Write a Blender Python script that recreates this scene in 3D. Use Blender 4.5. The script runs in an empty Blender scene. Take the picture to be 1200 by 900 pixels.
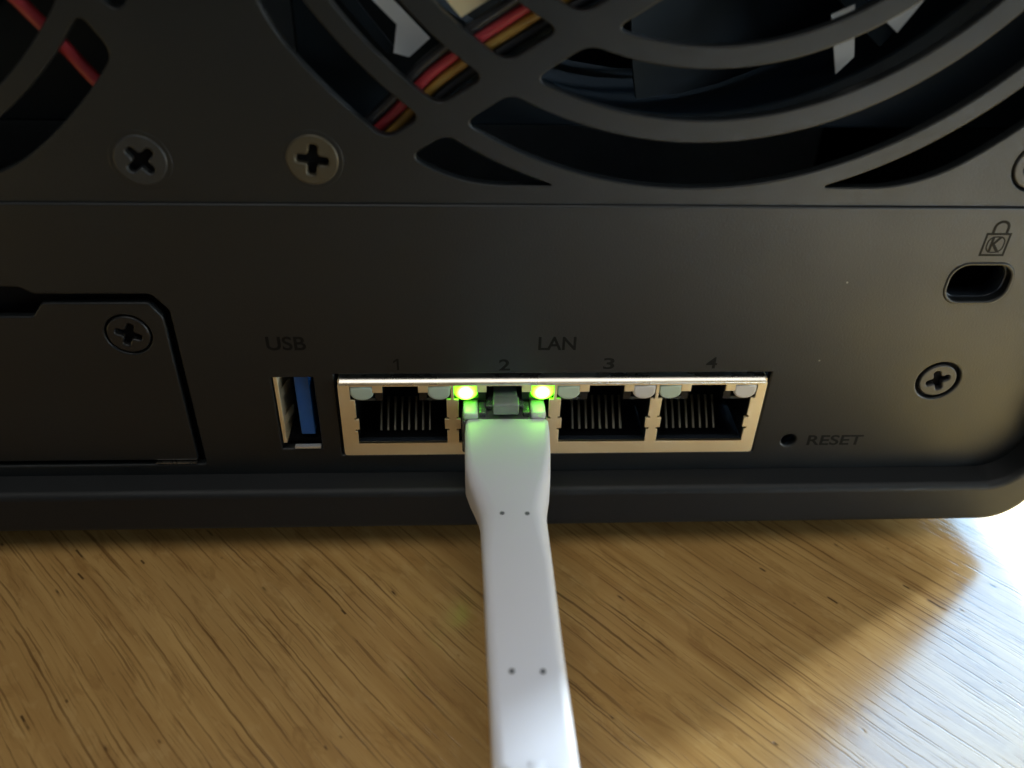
import bpy, math, random
from mathutils import Vector, Matrix

random.seed(7)
scene = bpy.context.scene
col = scene.collection
R = math.radians
MM = 0.001

# ------------------------------------------------------------------ camera
cam_d = bpy.data.cameras.new('camera')
cam = bpy.data.objects.new('camera', cam_d)
col.objects.link(cam)
PITCH, YAW, ROLL = 0.632562, 0.062353, 0.031333
fw = Vector((math.sin(YAW) * math.cos(PITCH), math.cos(YAW) * math.cos(PITCH), -math.sin(PITCH)))
rt = Vector((math.cos(YAW), -math.sin(YAW), 0))
up = rt.cross(fw)
r2 = rt * math.cos(ROLL) + up * math.sin(ROLL)
u2 = -rt * math.sin(ROLL) + up * math.cos(ROLL)
M = Matrix((r2, u2, -fw)).transposed().to_4x4()
M.translation = Vector((-4.762, -95.228, 94.79)) * MM
cam.matrix_world = M
cam_d.sensor_fit = 'HORIZONTAL'
cam_d.sensor_width = 36
cam_d.lens = 36 * 1019.7 / 1200
cam_d.clip_start = 0.004
cam_d.clip_end = 50
cam_d.dof.use_dof = True
cam_d.dof.focus_distance = 0.118
cam_d.dof.aperture_fstop = 18.0
scene.camera = cam

# ------------------------------------------------------------------ world, lamps, exposure
world = bpy.data.worlds.new('World')
scene.world = world
world.use_nodes = True
bg = world.node_tree.nodes['Background']
bg.inputs['Color'].default_value = (0.85, 0.92, 1.0, 1)
bg.inputs['Strength'].default_value = 0.08


def area_lamp(name, target, az, el, dist, sx, sy, radiance, color):
    """rectangular lamp seen from target (mm) at azimuth az (deg from +x towards +y) and elevation el"""
    d = bpy.data.lights.new(name, 'AREA')
    d.shape = 'RECTANGLE'
    d.size, d.size_y = sx, sy
    d.energy = radiance * math.pi * sx * sy
    d.color = color
    o = bpy.data.objects.new(name, d)
    col.objects.link(o)
    t = Vector(target) * MM
    v = Vector((math.cos(R(el)) * math.cos(R(az)), math.cos(R(el)) * math.sin(R(az)), math.sin(R(el))))
    o.location = t + v * dist
    xa = Vector((0, 0, 1)).cross(v).normalized()
    o.rotation_euler = Matrix((xa, v.cross(xa), v)).transposed().to_euler()
    return o


# daylight window behind and to the right of the unit, ceiling bounce above
area_lamp('window_pane_light', (60, -20, 0), 29.5, 22, 1.6, 0.10, 0.58, 225.0, (0.78, 0.91, 1.0))
area_lamp('window_pane_light', (60, -20, 0), 50, 41, 1.6, 0.95, 1.25, 16.5, (0.33, 0.63, 1.0))
area_lamp('window_pane_light', (60, -20, 0), 86, 37, 1.6, 0.70, 0.95, 370.0, (0.62, 0.82, 1.0))
area_lamp('added_side_fill', (40, 0, 20), -20, 7, 0.45, 0.34, 0.12, 7.0, (0.80, 0.94, 1.0))  # unseen fill lamp added to lighten the right side of the back panel
area_lamp('ceiling_light', (0, -40, 0), -80, 86, 1.5, 1.3, 1.3, 2.25, (1.0, 0.97, 0.91))

scene.view_settings.view_transform = 'Standard'
scene.view_settings.look = 'None'
scene.view_settings.exposure = 0.0
scene.view_settings.gamma = 1.0
scene.view_settings.use_curve_mapping = False
scene.render.engine = 'CYCLES'
scene.cycles.use_denoising = True
scene.cycles.max_bounces = 10
scene.cycles.caustics_refractive = False
scene.cycles.caustics_reflective = False
scene.cycles.sample_clamp_indirect = 6.0

# ------------------------------------------------------------------ materials


def new_mat(name):
    m = bpy.data.materials.new(name)
    m.use_nodes = True
    nt = m.node_tree
    return m, nt, nt.nodes['Principled BSDF']


def N(nt, typ, **kw):
    n = nt.nodes.new(typ)
    for k, v in kw.items():
        if hasattr(n, k):
            setattr(n, k, v)
        else:
            n.inputs[k.replace('_', ' ')].default_value = v
    return n


def mm_coords(nt, scale=(1, 1, 1), rot=(0, 0, 0)):
    """object coordinates in millimetres"""
    tc = nt.nodes.new('ShaderNodeTexCoord')
    mp0 = N(nt, 'ShaderNodeMapping')
    mp0.inputs['Rotation'].default_value = rot
    mp0.inputs['Scale'].default_value = (1000, 1000, 1000)
    nt.links.new(tc.outputs['Object'], mp0.inputs['Vector'])
    mp = N(nt, 'ShaderNodeMapping')
    mp.inputs['Scale'].default_value = scale
    nt.links.new(mp0.outputs[0], mp.inputs['Vector'])
    return mp.outputs[0], mp0.outputs[0]


def basic(name, colr, rough=0.5, metal=0.0, spec=0.5, bump=0.0, bscale=6.0, rvar=0.0, dust=0.0, coat=0.0, trans=0.0, ior=1.5):
    m, nt, b = new_mat(name)
    b.inputs['Base Color'].default_value = (*colr, 1)
    b.inputs['Roughness'].default_value = rough
    b.inputs['Metallic'].default_value = metal
    b.inputs['Specular IOR Level'].default_value = spec
    b.inputs['Coat Weight'].default_value = coat
    b.inputs['Transmission Weight'].default_value = trans
    b.inputs['IOR'].default_value = ior
    L = nt.links
    v, v0 = mm_coords(nt)
    if bump:
        nz = N(nt, 'ShaderNodeTexNoise', Scale=bscale, Detail=3.0, Roughness=0.6)
        L.new(v, nz.inputs['Vector'])
        bp = N(nt, 'ShaderNodeBump', Strength=1.0, Distance=bump * MM)
        L.new(nz.outputs['Fac'], bp.inputs['Height'])
        L.new(bp.outputs[0], b.inputs['Normal'])
    if rvar:
        nz2 = N(nt, 'ShaderNodeTexNoise', Scale=0.09, Detail=4.0, Roughness=0.65)
        L.new(v, nz2.inputs['Vector'])
        mr = N(nt, 'ShaderNodeMapRange')
        mr.inputs['From Min'].default_value = 0.3
        mr.inputs['From Max'].default_value = 0.7
        mr.inputs['To Min'].default_value = rough - rvar
        mr.inputs['To Max'].default_value = rough + rvar
        L.new(nz2.outputs['Fac'], mr.inputs['Value'])
        L.new(mr.outputs[0], b.inputs['Roughness'])
    if dust:
        vo = N(nt, 'ShaderNodeTexVoronoi', Scale=0.16)
        L.new(v, vo.inputs['Vector'])
        wn = N(nt, 'ShaderNodeMath', operation='LESS_THAN')
        L.new(vo.outputs['Distance'], wn.inputs[0])
        sep = N(nt, 'ShaderNodeSeparateColor')
        L.new(vo.outputs['Color'], sep.inputs[0])
        ml = N(nt, 'ShaderNodeMath', operation='MULTIPLY')
        L.new(sep.outputs[0], ml.inputs[0])
        ml.inputs[1].default_value = dust
        sb = N(nt, 'ShaderNodeMath', operation='SUBTRACT')
        L.new(ml.outputs[0], sb.inputs[0])
        sb.inputs[1].default_value = dust * 0.45
        L.new(sb.outputs[0], wn.inputs[1])
        mx = N(nt, 'ShaderNodeMix', data_type='RGBA')
        L.new(wn.outputs[0], mx.inputs['Factor'])
        mx.inputs['A'].default_value = (*colr, 1)
        mx.inputs['B'].default_value = (0.16, 0.16, 0.15, 1)
        L.new(mx.outputs['Result'], b.inputs['Base Color'])
    return m


def wood_mat():
    m, nt, b = new_mat('oak_veneer')
    L = nt.links
    rot = (0, 0, R(48))

    def noise(scale, det=4.0, rgh=0.6, dist=0.0, warp=None):
        v, v0 = mm_coords(nt, scale, rot)
        if warp is not None:
            ad = N(nt, 'ShaderNodeVectorMath', operation='ADD')
            L.new(v, ad.inputs[0])
            L.new(warp, ad.inputs[1])
            v = ad.outputs[0]
        n = N(nt, 'ShaderNodeTexNoise', Scale=1.0, Detail=det, Roughness=rgh, Distortion=dist)
        L.new(v, n.inputs['Vector'])
        return n.outputs['Fac']

    def rng(x, a, b_, lo=0.0, hi=1.0):
        r = N(nt, 'ShaderNodeMapRange', interpolation_type='SMOOTHSTEP')
        for k, q in (('From Min', a), ('From Max', b_), ('To Min', lo), ('To Max', hi)):
            r.inputs[k].default_value = q
        L.new(x, r.inputs['Value'])
        return r.outputs[0]

    def mix(f, a, b_, mode='MIX'):
        mx = N(nt, 'ShaderNodeMix', data_type='RGBA', blend_type=mode)
        for s, q in (('Factor', f), ('A', a), ('B', b_)):
            if hasattr(q, 'is_linked') or hasattr(q, 'links'):
                L.new(q, mx.inputs[s])
            elif isinstance(q, (int, float)):
                mx.inputs[s].default_value = q
            else:
                mx.inputs[s].default_value = (*q, 1)
        return mx.outputs['Result']

    def math2(op, a, b_):
        mt = N(nt, 'ShaderNodeMath', operation=op)
        for i, q in enumerate((a, b_)):
            if isinstance(q, (int, float)):
                mt.inputs[i].default_value = q
            else:
                L.new(q, mt.inputs[i])
        return mt.outputs[0]

    # grain frame: u runs along the grain, v across it, both in mm; v is bent a little so lines wander
    _, p0 = mm_coords(nt, (1, 1, 1), rot)
    sp = N(nt, 'ShaderNodeSeparateXYZ')
    L.new(p0, sp.inputs[0])
    u = sp.outputs['X']
    bend = math2('MULTIPLY', math2('SUBTRACT', noise((0.010, 0.026, 0.026), 2, 0.5), 0.5), 5.5)
    wig = math2('MULTIPLY', math2('SUBTRACT', noise((0.16, 0.28, 0.28), 3, 0.6), 0.5), 0.55)
    v = math2('ADD', sp.outputs['Y'], math2('ADD', bend, wig))

    def lines(spacing, width, seed, gap_scale, gap_lo, gap_hi):
        x = math2('ADD', math2('DIVIDE', v, spacing), seed)
        cell = math2('FLOOR', x, 0)
        wn_ = N(nt, 'ShaderNodeTexWhiteNoise', noise_dimensions='1D')
        L.new(math2('ADD', cell, seed * 3.1), wn_.inputs['W'])
        f = math2('SUBTRACT', math2('SUBTRACT', x, cell), math2('ADD', math2('MULTIPLY', wn_.outputs['Value'], 0.6), 0.2))
        d = math2('MULTIPLY', math2('ABSOLUTE', f, 0), spacing)
        ln = rng(d, width * 0.25, width, 1, 0)
        cb = N(nt, 'ShaderNodeCombineXYZ')
        L.new(math2('MULTIPLY', u, gap_scale), cb.inputs['X'])
        L.new(math2('MULTIPLY', cell, 7.31), cb.inputs['Y'])
        gn = N(nt, 'ShaderNodeTexNoise', Scale=1.0, Detail=2.0)
        L.new(cb.outputs[0], gn.inputs['Vector'])
        return math2('MULTIPLY', ln, rng(gn.outputs['Fac'], gap_lo, gap_hi))

    big = lines(3.3, 0.20, 0.37, 0.060, 0.40, 0.66)
    mid = lines(1.45, 0.17, 11.2, 0.075, 0.42, 0.64)
    fine = lines(0.62, 0.11, 23.9, 0.16, 0.46, 0.66)
    pore = lines(1.9, 0.24, 41.7, 0.22, 0.655, 0.72)
    broad = noise((0.010, 0.085, 0.085), 3, 0.55)
    streak = noise((0.022, 0.50, 0.50), 4, 0.58)
    fleck = noise((0.10, 0.34, 0.34), 4, 0.66, 0.6)
    blot = noise((0.22, 0.42, 0.42), 3, 0.6, 0.3)
    c = mix(rng(streak, 0.26, 0.74), (0.340, 0.186, 0.058), (0.465, 0.280, 0.096))
    c = mix(math2('MULTIPLY', rng(broad, 0.42, 0.66), 0.40), c, (0.31, 0.178, 0.060))
    c = mix(math2('MULTIPLY', rng(fleck, 0.53, 0.66), 0.46), c, (0.240, 0.122, 0.036))
    c = mix(math2('MULTIPLY', rng(blot, 0.55, 0.70), 0.28), c, (0.52, 0.34, 0.135))
    c = mix(math2('MULTIPLY', fine, 0.42), c, (0.165, 0.085, 0.026))
    c = mix(math2('MULTIPLY', mid, 0.66), c, (0.135, 0.066, 0.019))
    c = mix(math2('MULTIPLY', big, 0.74), c, (0.105, 0.050, 0.014))
    c = mix(math2('MULTIPLY', pore, 0.85), c, (0.040, 0.020, 0.008))
    L.new(c, b.inputs['Base Color'])
    h = math2('MULTIPLY', streak, 0.3)
    for q, k in ((big, 0.9), (mid, 0.7), (fine, 0.6), (pore, 1.3)):
        h = math2('SUBTRACT', h, math2('MULTIPLY', q, k))
    h = math2('ADD', h, math2('MULTIPLY', noise((0.9, 1.5, 1.5), 3, 0.65), 0.45))
    bp = N(nt, 'ShaderNodeBump', Strength=1.0, Distance=0.020 * MM)
    L.new(h, bp.inputs['Height'])
    L.new(bp.outputs[0], b.inputs['Normal'])
    b.inputs['Roughness'].default_value = 0.18
    b.inputs['Specular IOR Level'].default_value = 0.55
    return m


MAT = {
    'wood': wood_mat(),
    'panel': basic('black_painted_steel', (0.0095, 0.0115, 0.0125), 0.40, spec=0.46, bump=0.022, bscale=3.5, rvar=0.06, dust=0.05),
    'shell': basic('black_plastic', (0.007, 0.0085, 0.0095), 0.56, spec=0.4, bump=0.006, bscale=6.0, rvar=0.05),
    'lip': basic('black_gloss_plastic', (0.018, 0.024, 0.032), 0.25),
    'ink': basic('black_ink', (0.003, 0.003, 0.003), 0.7, spec=0.2),
    'nickel': basic('nickel_plate', (0.98, 0.84, 0.56), 0.56, 1.0, bump=0.004, bscale=2.0, rvar=0.07),
    'bright': basic('bright_nickel_bend', (0.70, 0.67, 0.60), 0.28, 1.0, bump=0.004, bscale=1.0, rvar=0.08),
    'screw_dark': basic('dark_steel', (0.035, 0.038, 0.040), 0.42, 0.3, bump=0.008, bscale=3.0),
    'screw_brass': basic('yellow_zinc_steel', (0.075, 0.066, 0.045), 0.42, 0.35, bump=0.008, bscale=3.0),
    'screw_grey': basic('grey_steel', (0.05, 0.05, 0.05), 0.45, 0.3, bump=0.008, bscale=3.0),
    'screw_black': basic('black_oxide_steel', (0.020, 0.020, 0.020), 0.35, 0.3, bump=0.008, bscale=3.0),
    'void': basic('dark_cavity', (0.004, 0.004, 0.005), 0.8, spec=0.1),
    'housing': basic('black_port_plastic', (0.008, 0.009, 0.011), 0.35),
    'shelf': basic('grey_port_plastic', (0.035, 0.042, 0.042), 0.4),
    'pin': basic('gold_contact', (0.62, 0.56, 0.42), 0.32, 1.0),
    'led_g': basic('diffuser_green_tint', (0.48, 0.58, 0.48), 0.28, bump=0.01, bscale=1.5),
    'led_w': basic('diffuser_clear_grey', (0.62, 0.61, 0.60), 0.28, bump=0.01, bscale=1.5),
    'blue': basic('blue_insulator', (0.012, 0.10, 0.37), 0.40),
    'boot': basic('white_moulded_pvc', (0.77, 0.78, 0.83), 0.42, bump=0.006, bscale=1.2, rvar=0.06),
    'fan': basic('fan_black_plastic', (0.006, 0.0115, 0.017), 0.6, spec=0.16, bump=0.005),
    'red': basic('red_wire', (0.33, 0.024, 0.032), 0.45),
    'maroon': basic('maroon_wire', (0.17, 0.018, 0.020), 0.45),
    'yellow': basic('yellow_wire', (0.34, 0.19, 0.030), 0.45),
    'blackwire': basic('black_wire', (0.012, 0.013, 0.015), 0.45),
    'ivory': basic('ivory_nylon', (0.72, 0.62, 0.38), 0.5),
    'alu': basic('bare_aluminium', (0.80, 0.83, 0.82), 0.40, 0.75, bump=0.02, bscale=0.8),
    'pit': basic('grey_pit', (0.13, 0.14, 0.15), 0.6),
    'rubber': basic('rubber', (0.010, 0.010, 0.010), 0.8),
}
MAT['boot'].node_tree.nodes['Principled BSDF'].inputs['Subsurface Weight'].default_value = 0.25
MAT['boot'].node_tree.nodes['Principled BSDF'].inputs['Subsurface Radius'].default_value = (0.0016, 0.0016, 0.0014)
MAT['boot'].node_tree.nodes['Principled BSDF'].inputs['Subsurface Scale'].default_value = 1.0


def clear_plastic(name, tr, ro):
    m, nt, b = new_mat(name)
    b.inputs['Base Color'].default_value = (0.86, 0.90, 0.86, 1)
    b.inputs['Roughness'].default_value = ro
    b.inputs['Transmission Weight'].default_value = tr
    b.inputs['IOR'].default_value = 1.5
    return m


def led_lit():
    m, nt, b = new_mat('lit_green_led')
    L = nt.links
    tc = nt.nodes.new('ShaderNodeTexCoord')
    at = N(nt, 'ShaderNodeVectorMath', operation='DISTANCE')
    L.new(tc.outputs['Object'], at.inputs[0])
    at.inputs[1].default_value = (0.0, -0.0005, 0.0001)
    mr = N(nt, 'ShaderNodeMapRange', interpolation_type='SMOOTHSTEP')
    for k, q in (('From Min', 0.0004), ('From Max', 0.0014), ('To Min', 1.0), ('To Max', 0.0)):
        mr.inputs[k].default_value = q
    L.new(at.outputs['Value'], mr.inputs['Value'])
    mx = N(nt, 'ShaderNodeMix', data_type='RGBA')
    mx.inputs['A'].default_value = (0.10, 1.0, 0.003, 1)
    mx.inputs['B'].default_value = (0.42, 1.0, 0.13, 1)
    L.new(mr.outputs[0], mx.inputs['Factor'])
    st = N(nt, 'ShaderNodeMath', operation='MULTIPLY_ADD')
    L.new(mr.outputs[0], st.inputs[0])
    st.inputs[1].default_value = 16.0
    st.inputs[2].default_value = 6.5
    b.inputs['Base Color'].default_value = (0.3, 0.5, 0.2, 1)
    L.new(mx.outputs['Result'], b.inputs['Emission Color'])
    L.new(st.outputs[0], b.inputs['Emission Strength'])
    return m


MAT['clear'] = clear_plastic('clear_polycarbonate', 0.9, 0.08)
MAT['frosted'] = clear_plastic('frosted_polycarbonate', 0.3, 0.3)
fb = MAT['frosted'].node_tree.nodes['Principled BSDF']
fb.inputs['Subsurface Weight'].default_value = 1.0
fb.inputs['Subsurface Radius'].default_value = (0.0016, 0.0022, 0.0012)
fb.inputs['Subsurface Scale'].default_value = 1.0
MAT['latch'] = clear_plastic('smoky_polycarbonate', 0.6, 0.15)
MAT['latch'].node_tree.nodes['Principled BSDF'].inputs['Base Color'].default_value = (0.50, 0.56, 0.50, 1)
MAT['led_on'] = led_lit()

# ------------------------------------------------------------------ mesh helpers (all input in mm)


def link(name, me, mat, parent=None, origin=None):
    if origin is not None:
        me.transform(Matrix.Translation(-Vector(origin) * MM))
    o = bpy.data.objects.new(name, me)
    if mat is not None:
        me.materials.clear()
        me.materials.append(MAT[mat] if isinstance(mat, str) else mat)
    col.objects.link(o)
    world_loc = Vector(origin) * MM if origin is not None else Vector((0, 0, 0))
    WL[o.name] = world_loc
    if parent is not None:
        o.parent = parent
        o.location = world_loc - WL[parent.name]
    else:
        o.location = world_loc
    return o


WL = {}


def smooth(me, ang=32):
    me.shade_smooth()
    me.set_sharp_from_angle(angle=R(ang))


def raw(verts, faces, scale=MM):
    me = bpy.data.meshes.new('m')
    me.from_pydata([tuple(c * scale for c in v) for v in verts], [], faces)
    me.validate()
    me.update()
    return me


def outline_mesh(polys, y0, y1, bevel=0.0, res=2, ang=32):
    """polys: outlines in the (x, z) plane, first the outer one then holes, given depth y0..y1"""
    cu = bpy.data.curves.new('c', 'CURVE')
    cu.dimensions = '2D'
    cu.fill_mode = 'BOTH'
    half = (y1 - y0) / 2
    cu.extrude = max(half - bevel, 0.0001)
    cu.bevel_depth = bevel
    cu.bevel_resolution = res
    cu.offset = -bevel
    for p in polys:
        sp = cu.splines.new('POLY')
        sp.points.add(len(p) - 1)
        for q, (a, b) in zip(sp.points, p):
            q.co = (a, b, 0, 1)
        sp.use_cyclic_u = True
    o = bpy.data.objects.new('c', cu)
    col.objects.link(o)
    dg = bpy.context.evaluated_depsgraph_get()
    me = bpy.data.meshes.new_from_object(o.evaluated_get(dg))
    bpy.data.objects.remove(o)
    me.transform(Matrix.Translation((0, (y0 + y1) / 2, 0)) @ Matrix.Rotation(R(90), 4, 'X'))
    me.transform(Matrix.Scale(MM, 4))
    smooth(me, ang)
    for p in me.polygons:
        if abs(p.normal.y) > 0.999:
            p.use_smooth = False
    return me


def text_mesh(body, x, z, w, h, y0, y1):
    cu = bpy.data.curves.new('t', 'FONT')
    cu.body = body
    cu.size = 10
    cu.extrude = 0.5
    cu.offset = 0.20
    o = bpy.data.objects.new('t', cu)
    col.objects.link(o)
    dg = bpy.context.evaluated_depsgraph_get()
    me = bpy.data.meshes.new_from_object(o.evaluated_get(dg))
    bpy.data.objects.remove(o)
    xs = [v.co.x for v in me.vertices]
    ys = [v.co.y for v in me.vertices]
    sx, sy = w / (max(xs) - min(xs)), h / (max(ys) - min(ys))
    for v in me.vertices:
        a = x + (v.co.x - min(xs)) * sx
        b = z + (v.co.y - min(ys)) * sy
        v.co = (a * MM, (y0 if v.co.z > 0 else y1) * MM, b * MM)
    me.update()
    return me


def rect(x0, x1, z0, z1):
    return [(x0, z0), (x1, z0), (x1, z1), (x0, z1)]


def circle(cx, cz, r, n=40):
    return [(cx + r * math.cos(2 * math.pi * i / n), cz + r * math.sin(2 * math.pi * i / n)) for i in range(n)]


def round_poly(poly, rad, n=6, minturn=25, maxturn=181):
    """round the sharp corners of a dense polygon by walking rad along both sides"""
    P = [Vector(p) for p in poly]
    m = len(P)
    turn = []
    for i in range(m):
        a = (P[i] - P[i - 1])
        b = (P[(i + 1) % m] - P[i])
        turn.append(abs(math.degrees(a.angle(b, 0))) > minturn and abs(math.degrees(a.angle(b, 0))) < maxturn)
    corners = [i for i in range(m) if turn[i]]
    if not corners:
        return poly

    def walk(i, step):
        left = rad
        j = i
        while True:
            k = (j + step) % m
            d = (P[k] - P[j]).length
            if d >= left or turn[k]:
                f = min(left, d * 0.48) if turn[k] else left
                return P[j] + (P[k] - P[j]) * (f / d), j
            left -= d
            j = k
    removed = set()
    ins = {}
    for c in corners:
        p1, j1 = walk(c, -1)
        p2, j2 = walk(c, 1)
        j = c
        while j != j1:
            removed.add(j)
            j = (j - 1) % m
        removed.add(j1) if j1 != c else None
        j = c
        while j != j2:
            removed.add(j)
            j = (j + 1) % m
        removed.add(j2) if j2 != c else None
        removed.add(c)
        pts = []
        for t in range(n + 1):
            s = t / n
            pts.append(p1 * (1 - s) ** 2 + P[c] * 2 * s * (1 - s) + p2 * s * s)
        ins[c] = pts
    out = []
    for i in range(m):
        if i in ins:
            out += ins[i]
        elif i not in removed:
            out.append(P[i])
    return [(p.x, p.y) for p in out]


def rrect(x0, x1, z0, z1, r, n=8):
    out = []
    for cx, cz, a in ((x1 - r, z0 + r, -90), (x1 - r, z1 - r, 0), (x0 + r, z1 - r, 90), (x0 + r, z0 + r, 180)):
        for i in range(n + 1):
            t = R(a + 90 * i / n)
            out.append((cx + r * math.cos(t), cz + r * math.sin(t)))
    return out


def box(x0, x1, y0, y1, z0, z1, bev=0.0):
    if bev:
        return outline_mesh([rrect(x0, x1, z0, z1, bev * 1.2, 3)], y0, y1, bev)
    v = [(x, y, z) for x in (x0, x1) for y in (y0, y1) for z in (z0, z1)]
    f = [(0, 1, 3, 2), (4, 6, 7, 5), (0, 4, 5, 1), (2, 3, 7, 6), (0, 2, 6, 4), (1, 5, 7, 3)]
    return raw(v, f)


def hexa(c8):
    """eight corners: bottom ring 0-3 then top ring 4-7"""
    f = [(0, 3, 2, 1), (4, 5, 6, 7), (0, 1, 5, 4), (1, 2, 6, 5), (2, 3, 7, 6), (3, 0, 4, 7)]
    return raw(c8, f)


def tube(pts, r, n=10, cap=True):
    P = [Vector(p) for p in pts]
    # smooth by Catmull-Rom
    Q = []
    for i in range(len(P) - 1):
        p0, p1, p2, p3 = P[max(i - 1, 0)], P[i], P[i + 1], P[min(i + 2, len(P) - 1)]
        for t in range(6):
            s = t / 6
            Q.append(0.5 * ((2 * p1) + (p2 - p0) * s + (2 * p0 - 5 * p1 + 4 * p2 - p3) * s * s + (3 * p1 - p0 - 3 * p2 + p3) * s ** 3))
    Q.append(P[-1])
    verts, faces = [], []
    for i, q in enumerate(Q):
        d = (Q[min(i + 1, len(Q) - 1)] - Q[max(i - 1, 0)]).normalized()
        a = d.cross(Vector((0.13, 0.2, 1))).normalized()
        b = d.cross(a)
        for k in range(n):
            t = 2 * math.pi * k / n
            verts.append(q + a * r * math.cos(t) + b * r * math.sin(t))
    for i in range(len(Q) - 1):
        for k in range(n):
            faces.append((i * n + k, i * n + (k + 1) % n, (i + 1) * n + (k + 1) % n, (i + 1) * n + k))
    if cap:
        faces.append(tuple(range(n - 1, -1, -1)))
        faces.append(tuple((len(Q) - 1) * n + k for k in range(n)))
    me = raw(verts, faces)
    smooth(me, 60)
    return me


def loft(rings, ang=50):
    n = len(rings[0])
    verts = [v for r in rings for v in r]
    faces = []
    for i in range(len(rings) - 1):
        for k in range(n):
            faces.append((i * n + k, i * n + (k + 1) % n, (i + 1) * n + (k + 1) % n, (i + 1) * n + k))
    faces.append(tuple(range(n - 1, -1, -1)))
    faces.append(tuple((len(rings) - 1) * n + k for k in range(n)))
    me = raw(verts, faces)
    smooth(me, ang)
    return me


def empty(name, loc):
    o = bpy.data.objects.new(name, None)
    o.empty_display_size = 0.02
    col.objects.link(o)
    o.location = Vector(loc) * MM
    WL[o.name] = Vector(loc) * MM
    return o


# ------------------------------------------------------------------ desk
ZD = -3.0          # desk surface; heights are measured from the unit's own datum
dk = link('desk', box(-420, 380, -165, 480, -28, ZD, 1.5), 'wood')
dk['kind'] = 'structure'
dk['label'] = 'varnished oak desk top with slanting grain under the storage unit'

# ------------------------------------------------------------------ storage unit
XR, XL, ZB, ZT = 79.5, -143.5, 1.6, 167.0
nas = empty('network_storage_unit', (-32, 108, ZD))
nas['label'] = 'black network storage unit seen from behind with fan grilles and LAN ports'
nas['category'] = 'storage unit'

# shell: rounded tube open at the back, lip proud of the panel, vent slits in the right side
sh = outline_mesh([rrect(XL, XR, ZB, ZT, 7.0, 10), rrect(XL + 2.6, XR - 2.6, 9.0, ZT - 6, 6.0, 10)], -4.2, 214, 1.1, 4, 40)
shell = link('shell', sh, 'shell', nas)
cut_v, cut_f = [], []
for i in range(5):
    y0 = 36 + i * 8.0
    b0 = len(cut_v)
    cut_v += [(x, y, z) for x in (XR - 6, XR + 4) for y in (y0, y0 + 3.4) for z in (48, 128)]
    cut_f += [tuple(b0 + k for k in f) for f in [(0, 1, 3, 2), (4, 6, 7, 5), (0, 4, 5, 1), (2, 3, 7, 6), (0, 2, 6, 4), (1, 5, 7, 3)]]
cut = bpy.data.objects.new('cut', raw(cut_v, cut_f))
col.objects.link(cut)
md = shell.modifiers.new('vents', 'BOOLEAN')
md.object = cut
md.operation = 'DIFFERENCE'
md.solver = 'EXACT'
bpy.context.view_layer.update()
dg = bpy.context.evaluated_depsgraph_get()
nm = bpy.data.meshes.new_from_object(shell.evaluated_get(dg))
shell.modifiers.clear()
shell.data = nm
bpy.data.objects.remove(cut)
link('front_bezel', outline_mesh([rrect(XL + 2.5, XR - 2.5, 9.1, ZT - 6.1, 5.5, 8)], 206, 213), 'shell', nas)
for fx in (XL + 20, XR - 26):
    for fy in (14, 190):
        link('rubber_foot', outline_mesh([rrect(fx - 8, fx + 8, ZD, 2.2, 0.6, 3)], fy - 8, fy + 8, 0.3), 'rubber', nas)

# ---- lower back panel
PX0, PX1 = XL + 2.2, XR - 2.2
ZF = 51.0
lan_x0, lan_x1, lan_z0, lan_z1 = -22.3, 36.3, 12.8, 26.0


def lower_outline():
    r = 6.0
    out = []
    for cx, cz, a in ((PX1 - r, 8.7 + r, -90),):
        out += [(cx + r * math.cos(R(a + 9 * i)), cz + r * math.sin(R(a + 9 * i))) for i in range(11)]
    out += [(PX1, ZF), (PX0, ZF)]
    out += [(PX0 + r + r * math.cos(R(180 + 9 * i)), 8.7 + r + r * math.sin(R(180 + 9 * i))) for i in range(11)]
    return out


slot_poly = rrect(57.0, 64.9, 37.9, 43.1, 2.1, 8)
cover_hole = round_poly([(-124, 10.9), (-42.2, 10.9), (-42.2, 36.6), (-44.0, 38.9), (-58.2, 38.9), (-59.6, 39.9), (-124, 39.9)], 0.5, 3)
holes = [rect(lan_x0 - 0.45, lan_x1 + 0.45, lan_z0 - 0.45, lan_z1 + 0.55),
         rect(-31.05, -25.5, 13.6, 26.05),
         slot_poly, cover_hole, circle(41.7, 14.4, 1.05, 24), circle(60.6, 25.0, 3.05, 32)]
panel = link('back_panel', outline_mesh([lower_outline()] + holes, 0.0, 1.4, 0.28, 3), 'panel', nas)

# ---- upper panel with the fan grilles
CZ = 103.0
FANS = (21.4, -86.0)


def spoke_pt(r, off, k):
    t = -math.sqrt(max(r * r - off * off, 0))
    d = Vector((0.843, 0.538))
    n = Vector((-0.538, 0.843))
    p = d * t + n * off
    a = k * math.pi / 2
    return Vector((p.x * math.cos(a) - p.y * math.sin(a), p.x * math.sin(a) + p.y * math.cos(a)))


def clip(poly, nx, nz, d):
    out = []
    for i in range(len(poly)):
        a, b = Vector(poly[i - 1]), Vector(poly[i])
        da, db = a.x * nx + a.y * nz - d, b.x * nx + b.y * nz - d
        if (da >= 0) != (db >= 0):
            out.append(tuple(a + (b - a) * (da / (da - db))))
        if db >= 0:
            out.append(tuple(b))
    return out


def dedupe(poly, eps=0.02):
    out = []
    for p in poly:
        if not out or (Vector(p) - Vector(out[-1])).length > eps:
            out.append(p)
    if (Vector(out[0]) - Vector(out[-1])).length <= eps:
        out.pop()
    return out


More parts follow.
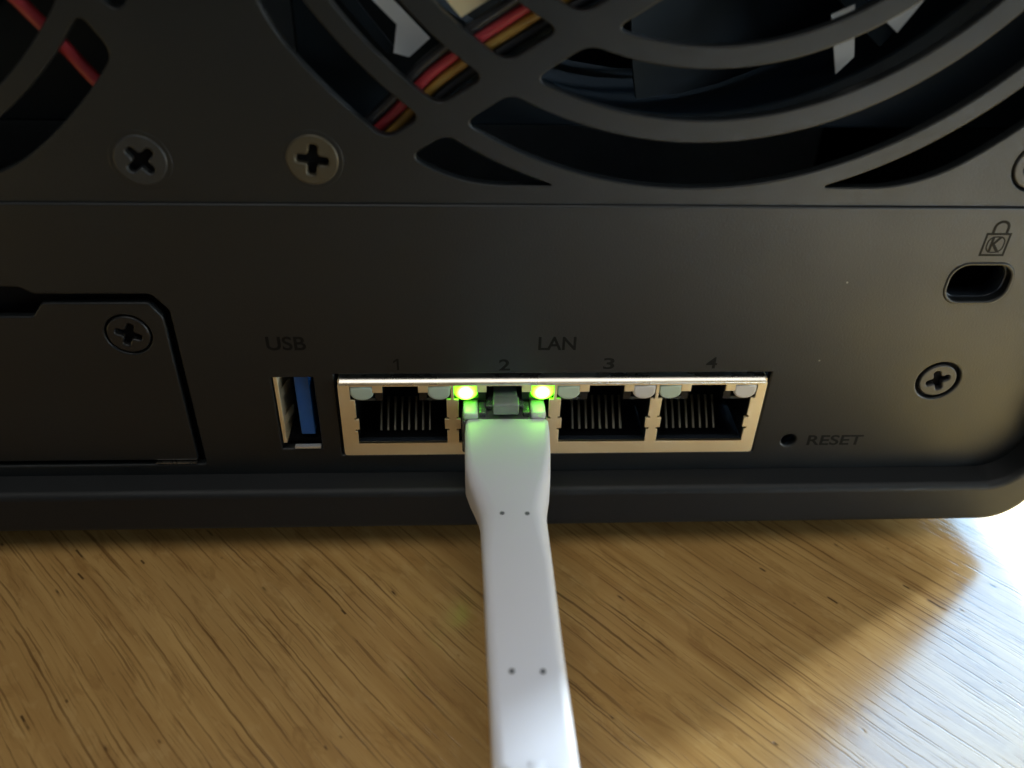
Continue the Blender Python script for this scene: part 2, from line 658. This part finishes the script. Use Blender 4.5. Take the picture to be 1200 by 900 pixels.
def slots(cx):
    res = []
    for (r0, r1) in ((52.1, 56.6), (44.4, 49.9), (36.1, 41.8), (27.9, 33.7), (23.0, 25.6)):
        for k in range(4):
            a = [spoke_pt(r, -21.4, k) for r in (r0, r1)]
            b = [spoke_pt(r, -18.4, k + 1) for r in (r0, r1)]

            def arc(p, q, r):
                t0, t1 = math.atan2(p.y, p.x), math.atan2(q.y, q.x)
                while t1 < t0:
                    t1 += 2 * math.pi
                n = max(int((t1 - t0) / 0.035), 4)
                return [(r * math.cos(t0 + (t1 - t0) * i / n), r * math.sin(t0 + (t1 - t0) * i / n)) for i in range(n + 1)]
            poly = arc(a[1], b[1], r1) + arc(a[0], b[0], r0)[::-1]
            pieces = [poly]
            if r1 > 50:
                # the outer ring is cut off straight on each of the four sides
                lim = CZ - 53.3 if k in (0, 2) else 48.4
                xc = math.sqrt(r0 * r0 - lim * lim)
                dn = (0, -1), (1, 0), (0, 1), (-1, 0)
                nx, nz = dn[k]
                pieces = [clip(clip(poly, -nx, -nz, -lim), sx * -nz, sx * nx, xc) for sx in (1, -1)]
            for q in pieces:
                q = dedupe(q)
                if len(q) < 4:
                    continue
                if r1 > 50:
                    q = dedupe(round_poly(q, 5.5, 8, 14, 42))
                q = round_poly(q, 1.5, 6, 28)
                res.append(dedupe([(cx + x, CZ + z) for x, z in q]))
    return res


SCREWS_UP = [(-41.5, 56.1), (-22.3, 56.3), (63.1, 56.2)]
up_holes = [circle(x, z, 3.25, 32) for x, z in SCREWS_UP]
for cx in FANS:
    up_holes += slots(cx)
PZT = ZT - 6.5
grille = link('fan_grille_panel', outline_mesh([rect(PX0, PX1, ZF - 2, PZT)] + up_holes, 0.4, 1.9, 0.16, 2), 'panel', nas)

# ---- screws


def screw(x, z, y, r, mat, ang, dish=True):
    a = 0.17 * r
    c = 0.62 * r
    cr = [(a, a), (a, c), (-a, c), (-a, a), (-c, a), (-c, -a), (-a, -a), (-a, -c), (a, -c), (a, -a), (c, -a), (c, a)]
    cr = round_poly(cr, 0.15 * r, 3)
    ca, sa = math.cos(R(ang)), math.sin(R(ang))
    cr = [(x + p * ca - q * sa, z + p * sa + q * ca) for p, q in cr]
    me = outline_mesh([circle(x, z, r, 40), cr], y, y + 1.2, 0.22, 3)
    h = link('screw', me, mat, nas)
    link('screw_recess', outline_mesh([circle(x, z, r * 0.62, 20)], y + 0.9, y + 1.25), 'void', h)
    # countersunk seat around the head
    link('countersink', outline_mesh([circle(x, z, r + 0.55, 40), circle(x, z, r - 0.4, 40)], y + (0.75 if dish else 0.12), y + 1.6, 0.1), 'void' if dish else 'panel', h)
    return h


screw(-41.5, 56.1, 0.25, 2.98, 'screw_dark', 40, False)
screw(-22.3, 56.3, 0.25, 2.98, 'screw_brass', -8, False)
screw(63.1, 56.2, 0.4, 2.95, 'screw_grey', 20)
screw(60.6, 25.0, 0.0, 2.6, 'screw_grey', 22)

# ---- expansion cover
cov_poly = round_poly([(-122, 11.6), (-43.2, 11.6), (-43.2, 35.4), (-44.6, 37.6), (-57.6, 37.6), (-59.2, 35.6), (-122, 35.6)], 0.4, 3)
cover = link('expansion_cover', outline_mesh([cov_poly, circle(-48.1, 32.9, 2.95, 32)], 0.15, 1.3, 0.22, 2), 'panel', nas)
cs = screw(-48.1, 32.9, 0.1, 2.7, 'screw_black', -20)
link('cover_flange', box(-49.2, -43.4, -0.12, 0.9, 11.15, 11.36), 'bright', cover)
link('cover_backing', box(-126, -40, 2.4, 3.0, 9.8, 41), 'void', nas)

# ---- lettering and icon
for body, x, z, w, h in (('USB', -30.9, 30.5, 5.1, 2.15), ('LAN', 4.5, 30.4, 5.0, 2.1), ('2', -0.65, 27.1, 1.5, 1.85),
                         ('3', 13.4, 27.25, 1.5, 1.85), ('4', 27.4, 27.3, 1.5, 1.85), ('RESET', 44.5, 13.45, 8.2, 1.9)):
    link('lettering', text_mesh(body, x, z, w, h, -0.02, 0.05), 'ink', panel)
link('lettering', outline_mesh([[(-14.1 + a, 27.25 + b) for a, b in ((-0.13, 0), (0.15, 0), (0.15, 1.85), (-0.12, 1.85), (-0.6, 1.42), (-0.6, 1.12), (-0.13, 1.48))]], -0.02, 0.05), 'ink', panel)
bx0, bx1, bz0, bz1 = 59.5, 62.75, 44.45, 47.65
shk = [(60.1, 47.6), (60.1, 48.3)] + [(61.15 + 1.05 * math.cos(R(180 - 15 * i)), 48.3 + 1.05 * math.sin(R(180 - 15 * i))) for i in range(13)] + [(62.2, 47.6),
       (61.85, 47.6), (61.85, 48.3)] + [(61.15 + 0.7 * math.cos(R(15 * i)), 48.3 + 0.7 * math.sin(R(15 * i))) for i in range(13)] + [(60.45, 47.6)]
lock = link('lock_icon', outline_mesh([rect(bx0, bx1, bz0, bz1), rect(bx0 + 0.28, bx1 - 0.28, bz0 + 0.28, bz1 - 0.28)], -0.02, 0.05), 'ink', panel)
link('lock_icon_shackle', outline_mesh([dedupe(shk)], -0.021, 0.05), 'ink', lock)
link('lock_icon_letter', text_mesh('K', 60.45, 44.95, 1.55, 2.2, -0.02, 0.05), 'ink', lock)
ringK = [(60.3 + 0.0, 44.9)]
link('lock_icon_ring', outline_mesh([rrect(60.0, 62.3, 44.9, 47.2, 0.9, 6), rrect(60.16, 62.14, 45.06, 47.04, 0.78, 6)], -0.022, 0.05), 'ink', lock)

# ---- lock slot liner and reset button well
link('lock_slot_rim', outline_mesh([rrect(56.5, 65.4, 37.4, 43.6, 2.5, 8), rrect(57.0, 64.9, 37.9, 43.1, 2.1, 8)], -0.14, 0.6, 0.24, 3), 'panel', panel)
sl = [(61 + (x - 61) * 1.0, 40.5 + (z - 40.5) * 1.0) for x, z in rrect(57.2, 64.7, 38.1, 42.9, 2.0, 8)]
link('lock_slot_liner', outline_mesh([rrect(55.5, 66.4, 36.4, 44.6, 2.6, 6), sl], 1.0, 3.6, 0.15, 2), 'lip', nas)
link('lock_slot_backing', box(54, 68, 6.5, 7, 35, 46), 'void', nas)
link('reset_button', outline_mesh([circle(41.7, 14.4, 1.6, 20)], 2.2, 3.0), 'void', nas)

# ---- LAN port block
PORTS = (-13.95, 0.12, 14.18, 28.22)


def port_outline(c):
    h = 6.22
    L_ = [(-h, 15.0), (h, 15.0), (h, 17.15), (h + 0.3, 17.15), (h + 0.3, 17.5), (h - 0.3, 17.5), (h - 0.3, 19.2), (h + 0.3, 19.2), (h + 0.3, 19.55), (h, 19.55),
          (h, 22.6), (h + 0.6, 22.6), (h + 0.6, 24.9), (3.75, 24.9), (3.75, 23.85), (2.4, 23.85), (2.4, 24.9)]
    L_ = L_ + [(-x, z) for x, z in L_[::-1]]
    out = []
    for p in L_:
        if not out or (abs(p[0] - out[-1][0]) + abs(p[1] - out[-1][1])) > 0.01:
            out.append(p)
    if abs(out[0][0] - out[-1][0]) + abs(out[0][1] - out[-1][1]) < 0.01:
        out.pop()
    return [(c + x, z) for x, z in out]


def notch(c, s):
    pass


block = link('lan_port_block', outline_mesh([round_poly(rect(lan_x0, lan_x1, lan_z0, lan_z1 - 0.52), 0.45, 3)] + [port_outline(c) for c in PORTS], -0.55, -0.15, 0.05, 2, 40), 'nickel', nas)
# folded top flange: a rounded bend running back from the face
prof = [(-0.55, 25.1), (-0.55, 25.34), (-0.5, 25.44), (0.12, 25.76), (0.4, 25.86), (5, 26.0), (5, 25.6), (0.1, 25.3), (-0.15, 25.0)]
fl_v = [(x, y - 0.03, z) for x in (lan_x0 + 0.25, lan_x1 - 0.25) for y, z in prof]
n = len(prof)
fl = raw(fl_v, [tuple(range(n)), tuple(range(2 * n - 1, n - 1, -1))] + [(k, n + k, n + (k + 1) % n, (k + 1) % n) for k in range(n)])
smooth(fl, 40)
link('top_flange', fl, 'bright', block)
link('side_wall', box(lan_x0 + 0.02, lan_x0 + 0.3, -0.2, 8, 12.9, 25.7), 'nickel', block)
link('side_wall', box(lan_x1 - 0.3, lan_x1 - 0.02, -0.2, 8, 12.9, 25.7), 'nickel', block)
link('housing_top', box(lan_x0 + 0.4, lan_x1 - 0.4, 0.7, 11.4, 25.0, 25.45), 'housing', block)
link('housing_back', box(lan_x0, lan_x1, 11.5, 12, 12, 26.2), 'housing', block)
pin_me = tube([(0, 7.9, 16.9), (0, 6.9, 16.1), (0, 5.5, 14.8), (0, 4.2, 13.5)], 0.23, 8)
led_poly = [(-1.55, 1.15), (-1.6, 0.0)] + [(1.6 * math.cos(R(180 + 12 * i)), 0.05 + 1.25 * math.sin(R(180 + 12 * i))) for i in range(1, 15)] + [(1.6, 0.0), (1.55, 1.15)]
led_me = {}
for pi, c in enumerate(PORTS):
    link('port_floor', box(c - 6.6, c + 6.6, 0.3, 11.5, 12.2, 13.1), 'housing', block)
    link('port_sill', box(c - 6.25, c + 6.25, 0.0, 1.2, 13.1, 14.72, 0.1), 'lip', block)
    link('port_wall', box(c - 7.0, c - 6.3, 0.0, 11.5, 14.95, 22.45), 'housing', block)
    link('port_wall', box(c + 6.3, c + 7.0, 0.0, 11.5, 14.95, 22.45), 'housing', block)
    for s in (-1, 1):
        # shelf under the light pipe, the dividing rib beside it
        link('light_shelf', box(min(c + s * 3.4, c + s * 6.8), max(c + s * 3.4, c + s * 6.8), 0.15, 9, 22.05, 22.45), 'shelf', block)
        link('light_rib', box(min(c + s * 2.5, c + s * 3.5), max(c + s * 2.5, c + s * 3.5), 0.15, 9, 22.05, 25.5), 'housing', block)
        mat = 'led_on' if pi == 1 else ('led_g' if (s < 0 or pi == 0) else 'led_w')
        me = outline_mesh([led_poly], -0.55, 2.5, 0.34, 4, 60)
        for v in me.vertices:
            v.co.z += 0.0
        o = link('led_lens', me, mat, block)
        o.location = Vector((c + s * 5.22, 0, 23.68)) * MM - WL[block.name]
    if pi != 1:
        for k in range(8):
            o = link('contact_pin', pin_me, 'pin', block)
            o.location = Vector((c + (k - 3.5) * 1.02, 0, 0)) * MM - WL[block.name]

# ---- USB port
uf = link('usb_port', outline_mesh([rect(-30.85, -30.3, 14.6, 26.2)], 0.2, 9, 0.08, 2), 'nickel', nas)
link('usb_wall', outline_mesh([[(-30.25, 25.8), (-25.8, 25.8), (-25.8, 14.6), (-25.35, 14.6), (-25.35, 26.2), (-30.25, 26.2)]], 3.0, 9, 0.08, 2), 'housing', uf)
link('usb_tongue', box(-28.35, -26.35, 1.1, 9, 15.4, 25.5, 0.15), 'blue', uf)
link('usb_spring', hexa([(-30.38, 1.0, 17.2), (-29.7, 4.0, 17.2), (-29.6, 4.0, 17.2), (-30.38, 0.9, 17.2), (-30.38, 1.0, 18.6), (-29.7, 4.0, 18.6), (-29.6, 4.0, 18.6), (-30.38, 0.9, 18.6)]), 'nickel', uf)
link('usb_spring', hexa([(-30.38, 1.0, 21.8), (-29.7, 4.0, 21.8), (-29.6, 4.0, 21.8), (-30.38, 0.9, 21.8), (-30.38, 1.0, 23.2), (-29.7, 4.0, 23.2), (-29.6, 4.0, 23.2), (-30.38, 0.9, 23.2)]), 'nickel', uf)
link('usb_lip', box(-29.2, -25.6, -0.35, 0.25, 14.0, 14.35), 'alu', uf)
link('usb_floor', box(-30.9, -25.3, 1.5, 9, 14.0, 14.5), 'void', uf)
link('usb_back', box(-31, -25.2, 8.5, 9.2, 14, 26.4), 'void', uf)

# ---- fans
for fi, cx in enumerate(FANS):
    frame_poly = rrect(cx - 46, cx + 46, CZ - 46, CZ + 46, 4, 5)
    fan = link('fan', outline_mesh([frame_poly, circle(cx, CZ, 44.2, 64)], 10.0, 31, 0.4, 2), 'fan', nas)
    link('fan_hub', outline_mesh([circle(cx, CZ, 19, 48)], 6, 27, 1.2, 3), 'fan', fan)
    k0 = 0 if fi == 0 else 1
    for k in range(4):
        p, q = spoke_pt(19.2, -19.0, k), spoke_pt(46.5, -19.0, k)
        d = (q - p).normalized()
        nn = Vector((-d.y, d.x)) * 1.4
        c4 = [p - nn, q - nn, q + nn, p + nn]
        link('fan_strut', outline_mesh([[(cx + a.x, CZ + a.y) for a in c4]], 4.3, 8.5, 0.2), 'fan', fan)
    for k in range(9):
        a0 = 2 * math.pi * k / 9 + (0.18 if fi == 0 else 0.5)
        rows = []
        for j in range(7):
            r = 18.5 + (43.2 - 18.5) * j / 6
            row = []
            for i in range(7):
                s = i / 6
                an = a0 + s * 0.80 + 0.22 * j / 6
                yy = 11.0 + 13.5 * s + 2.0 * math.sin(s * math.pi)
                row.append((cx + r * math.cos(an), yy, CZ + r * math.sin(an)))
            rows.append(row)
        V, F = [], []
        for row in rows:
            V += row
        nv = len(V)
        V += [(x, y + 1.2, z) for x, y, z in V]
        for j in range(6):
            for i in range(6):
                q = j * 7 + i
                F.append((q, q + 1, q + 8, q + 7))
                F.append((nv + q, nv + q + 7, nv + q + 8, nv + q + 1))
        rim = [i for i in range(7)] + [7 * j + 6 for j in range(1, 7)] + [42 + i for i in range(5, -1, -1)] + [7 * j for j in range(5, 0, -1)]
        for i in range(len(rim)):
            a, b = rim[i], rim[(i + 1) % len(rim)]
            F.append((b, a, nv + a, nv + b))
        me = raw(V, F)
        smooth(me, 50)
        link('fan_blade', me, 'fan', fan)
    # flat lead of coloured wires clipped along one strut
    if fi == 0:
        path, wires = [(-26, 50.5), (-19, 55.6), (-13.2, 60.7), (-8.2, 65.8), (-0.8, 70.9), (6, 75.0), (16, 80.5)], ((-1.3, 'blackwire', 0.6), (0, 'red', 0.64), (1.28, 'yellow', 0.6), (2.5, 'blackwire', 0.62))
    else:
        path, wires = [(-40.0, 57.4), (-44.8, 63.7), (-47.7, 67.6), (-50.7, 71.8), (-55, 77), (-60, 84)], ((0, 'red', 0.75),)
    for off, m_, rad in wires:
        pts = [(x + 0.62 * off, 3.1 + 0.2 * math.sin(x), z - 0.78 * off) for x, z in path]
        link('fan_wire', tube(pts, rad, 10), m_, fan)

# bare metal and ivory pieces seen through the right-hand grille
link('drive_cage', box(XL + 8, XR - 12, 75, 76, 12, ZT - 10), 'alu', nas)


def tilted_plate(name, poly, y_low, z_low, slope, mat, thick=0.3):
    n = len(poly)
    V = [(x, y_low + (z - z_low) * slope, z) for x, z in poly]
    V += [(x, y + thick, z) for x, y, z in V]
    F = [tuple(range(n)), tuple(range(2 * n - 1, n - 1, -1))] + [(k, n + k, n + (k + 1) % n, (k + 1) % n) for k in range(n)]
    return link(name, raw(V, F), mat, nas)


tilted_plate('metal_bracket', [(-18.6, 75.2), (-16.6, 75.6), (-8.8, 68.5), (-11.1, 66.7), (-12.8, 67.1), (-12.4, 69.8)], 4.2, 66.5, 0.45, 'alu')
tilted_plate('metal_bracket', [(-22.5, 76), (-20.6, 76.4), (-12.9, 67.4), (-13.6, 66.6)], 5.6, 66.5, 0.3, 'fan')
tilted_plate('metal_tab', [(37.6, 65.3), (36.9, 71), (39.6, 72), (39.7, 67.0)], 4.5, 65, 0.6, 'alu')
tilted_plate('metal_tab', [(41.6, 71.4), (43.4, 70.0), (48.6, 75.4), (45.6, 75.6)], 4.5, 70, 0.6, 'alu')
tilted_plate('wire_connector', [(-8, 74), (-5.3, 71.2), (-1.5, 73.4), (-4.2, 76.2)], 3.2, 71, 0.25, 'ivory', 2.0)

# ------------------------------------------------------------------ ethernet cable
cab = empty('ethernet_cable', (0.4, -4, 18.2))
cab['label'] = 'white ethernet cable with clear plug pushed into LAN port 2 between green lights'
cab['category'] = 'cable'


def sect(cx, y, cz, w, h, r, n=5):
    return [(x, y, z) for x, z in rrect(cx - w / 2, cx + w / 2, cz - h / 2, cz + h / 2, min(r, h / 2 - 0.02, w / 2 - 0.02), n)]


rings = []
for y, cx, w, h, r in ((-2.75, 0.5, 10.9, 6.1, 0.5), (-2.95, 0.5, 11.3, 6.5, 0.7), (-5, 0.45, 11.4, 6.6, 0.8), (-9, 0.35, 11.2, 6.5, 0.9), (-12, 0.28, 10.9, 6.3, 1.2), (-14.5, 0.4, 10.2, 6.0, 1.6),
                       (-17, 0.52, 9.1, 5.8, 1.9), (-18.6, 0.6, 8.45, 5.7, 2.0), (-20, 0.65, 8.1, 5.7, 2.1), (-28, 0.77, 7.9, 5.2, 1.15), (-38, 0.92, 7.85, 5.2, 1.15), (-46, 1.1, 7.85, 5.2, 1.15), (-52.3, 1.24, 7.9, 5.2, 1.15),
                       (-53.0, 1.25, 7.6, 5.4, 2.2), (-53.2, 1.25, 7.0, 5.0, 2.0)):
    rings.append(sect(cx, y, 21.0 - 6.3 / 2 + (6.3 - h) * 0.25, w, h, r))
boot = link('strain_relief', loft(rings[::-1]), 'boot', cab)
link('cord', tube([(1.25, -52, 18.0), (1.4, -62, 17.6), (2.2, -80, 16.0), (5, -110, 8.5), (9, -140, 0.2), (16, -150, -0.05), (60, -153, -0.05), (180, -150, -0.05), (320, -130, -0.05)], 2.9, 16), 'boot', cab)
for x, y in ((-0.8, -20.6), (2.2, -20.7), (-0.6, -42.6), (2.5, -42.7)):
    o = link('moulding_pit', outline_mesh([circle(0, 0, 0.30, 14)], -0.1, 0.1, 0.04), 'pit', cab)
    o.rotation_euler = (R(90), 0, 0)
    o.location = Vector((x, y, 20.78)) * MM - WL[cab.name]
# clear plug body: block with side shoulders and a latch lever on top
pc = 0.15
link('plug_body', box(pc - 5.8, pc + 5.8, -3.2, 8, 15.3, 20.9, 0.3), 'clear', cab)
for s in (-1, 1):
    link('plug_shoulder', box(*sorted((pc + s * 5.6, pc + s * 3.6)), -2.7, 1.6, 20.6, 21.9, 0.3), 'frosted', cab)
    link('plug_rail', box(*sorted((pc + s * 3.5, pc + s * 2.5)), -2.2, 3.0, 20.7, 21.6, 0.2), 'clear', cab)
for k in range(8):
    link('plug_contact', box(pc + (k - 3.5) * 1.02 - 0.15, pc + (k - 3.5) * 1.02 + 0.15, 2.5, 6.5, 19.6, 20.3), 'pin', cab)
link('plug_wire_cavity', box(pc - 4.4, pc + 4.4, -2.9, 2.2, 17.0, 19.4, 0.2), 'boot', cab)
link('latch_lever', box(pc - 2.5, pc + 2.8, -0.9, 6.0, 21.2, 21.8, 0.2), 'clear', cab)
link('latch_lever', box(pc - 1.5, pc + 1.8, -0.8, 5.0, 22.3, 23.15, 0.2), 'latch', cab)
link('latch_tip', box(pc - 1.6, pc + 1.95, -2.5, -0.55, 21.4, 23.25, 0.22), 'latch', cab)
for k in range(8):
    link('socket_contact', box(pc + (k - 3.5) * 0.62 - 0.1, pc + (k - 3.5) * 0.62 + 0.1, 3.2, 3.6, 22.9, 24.6), 'pin', block)
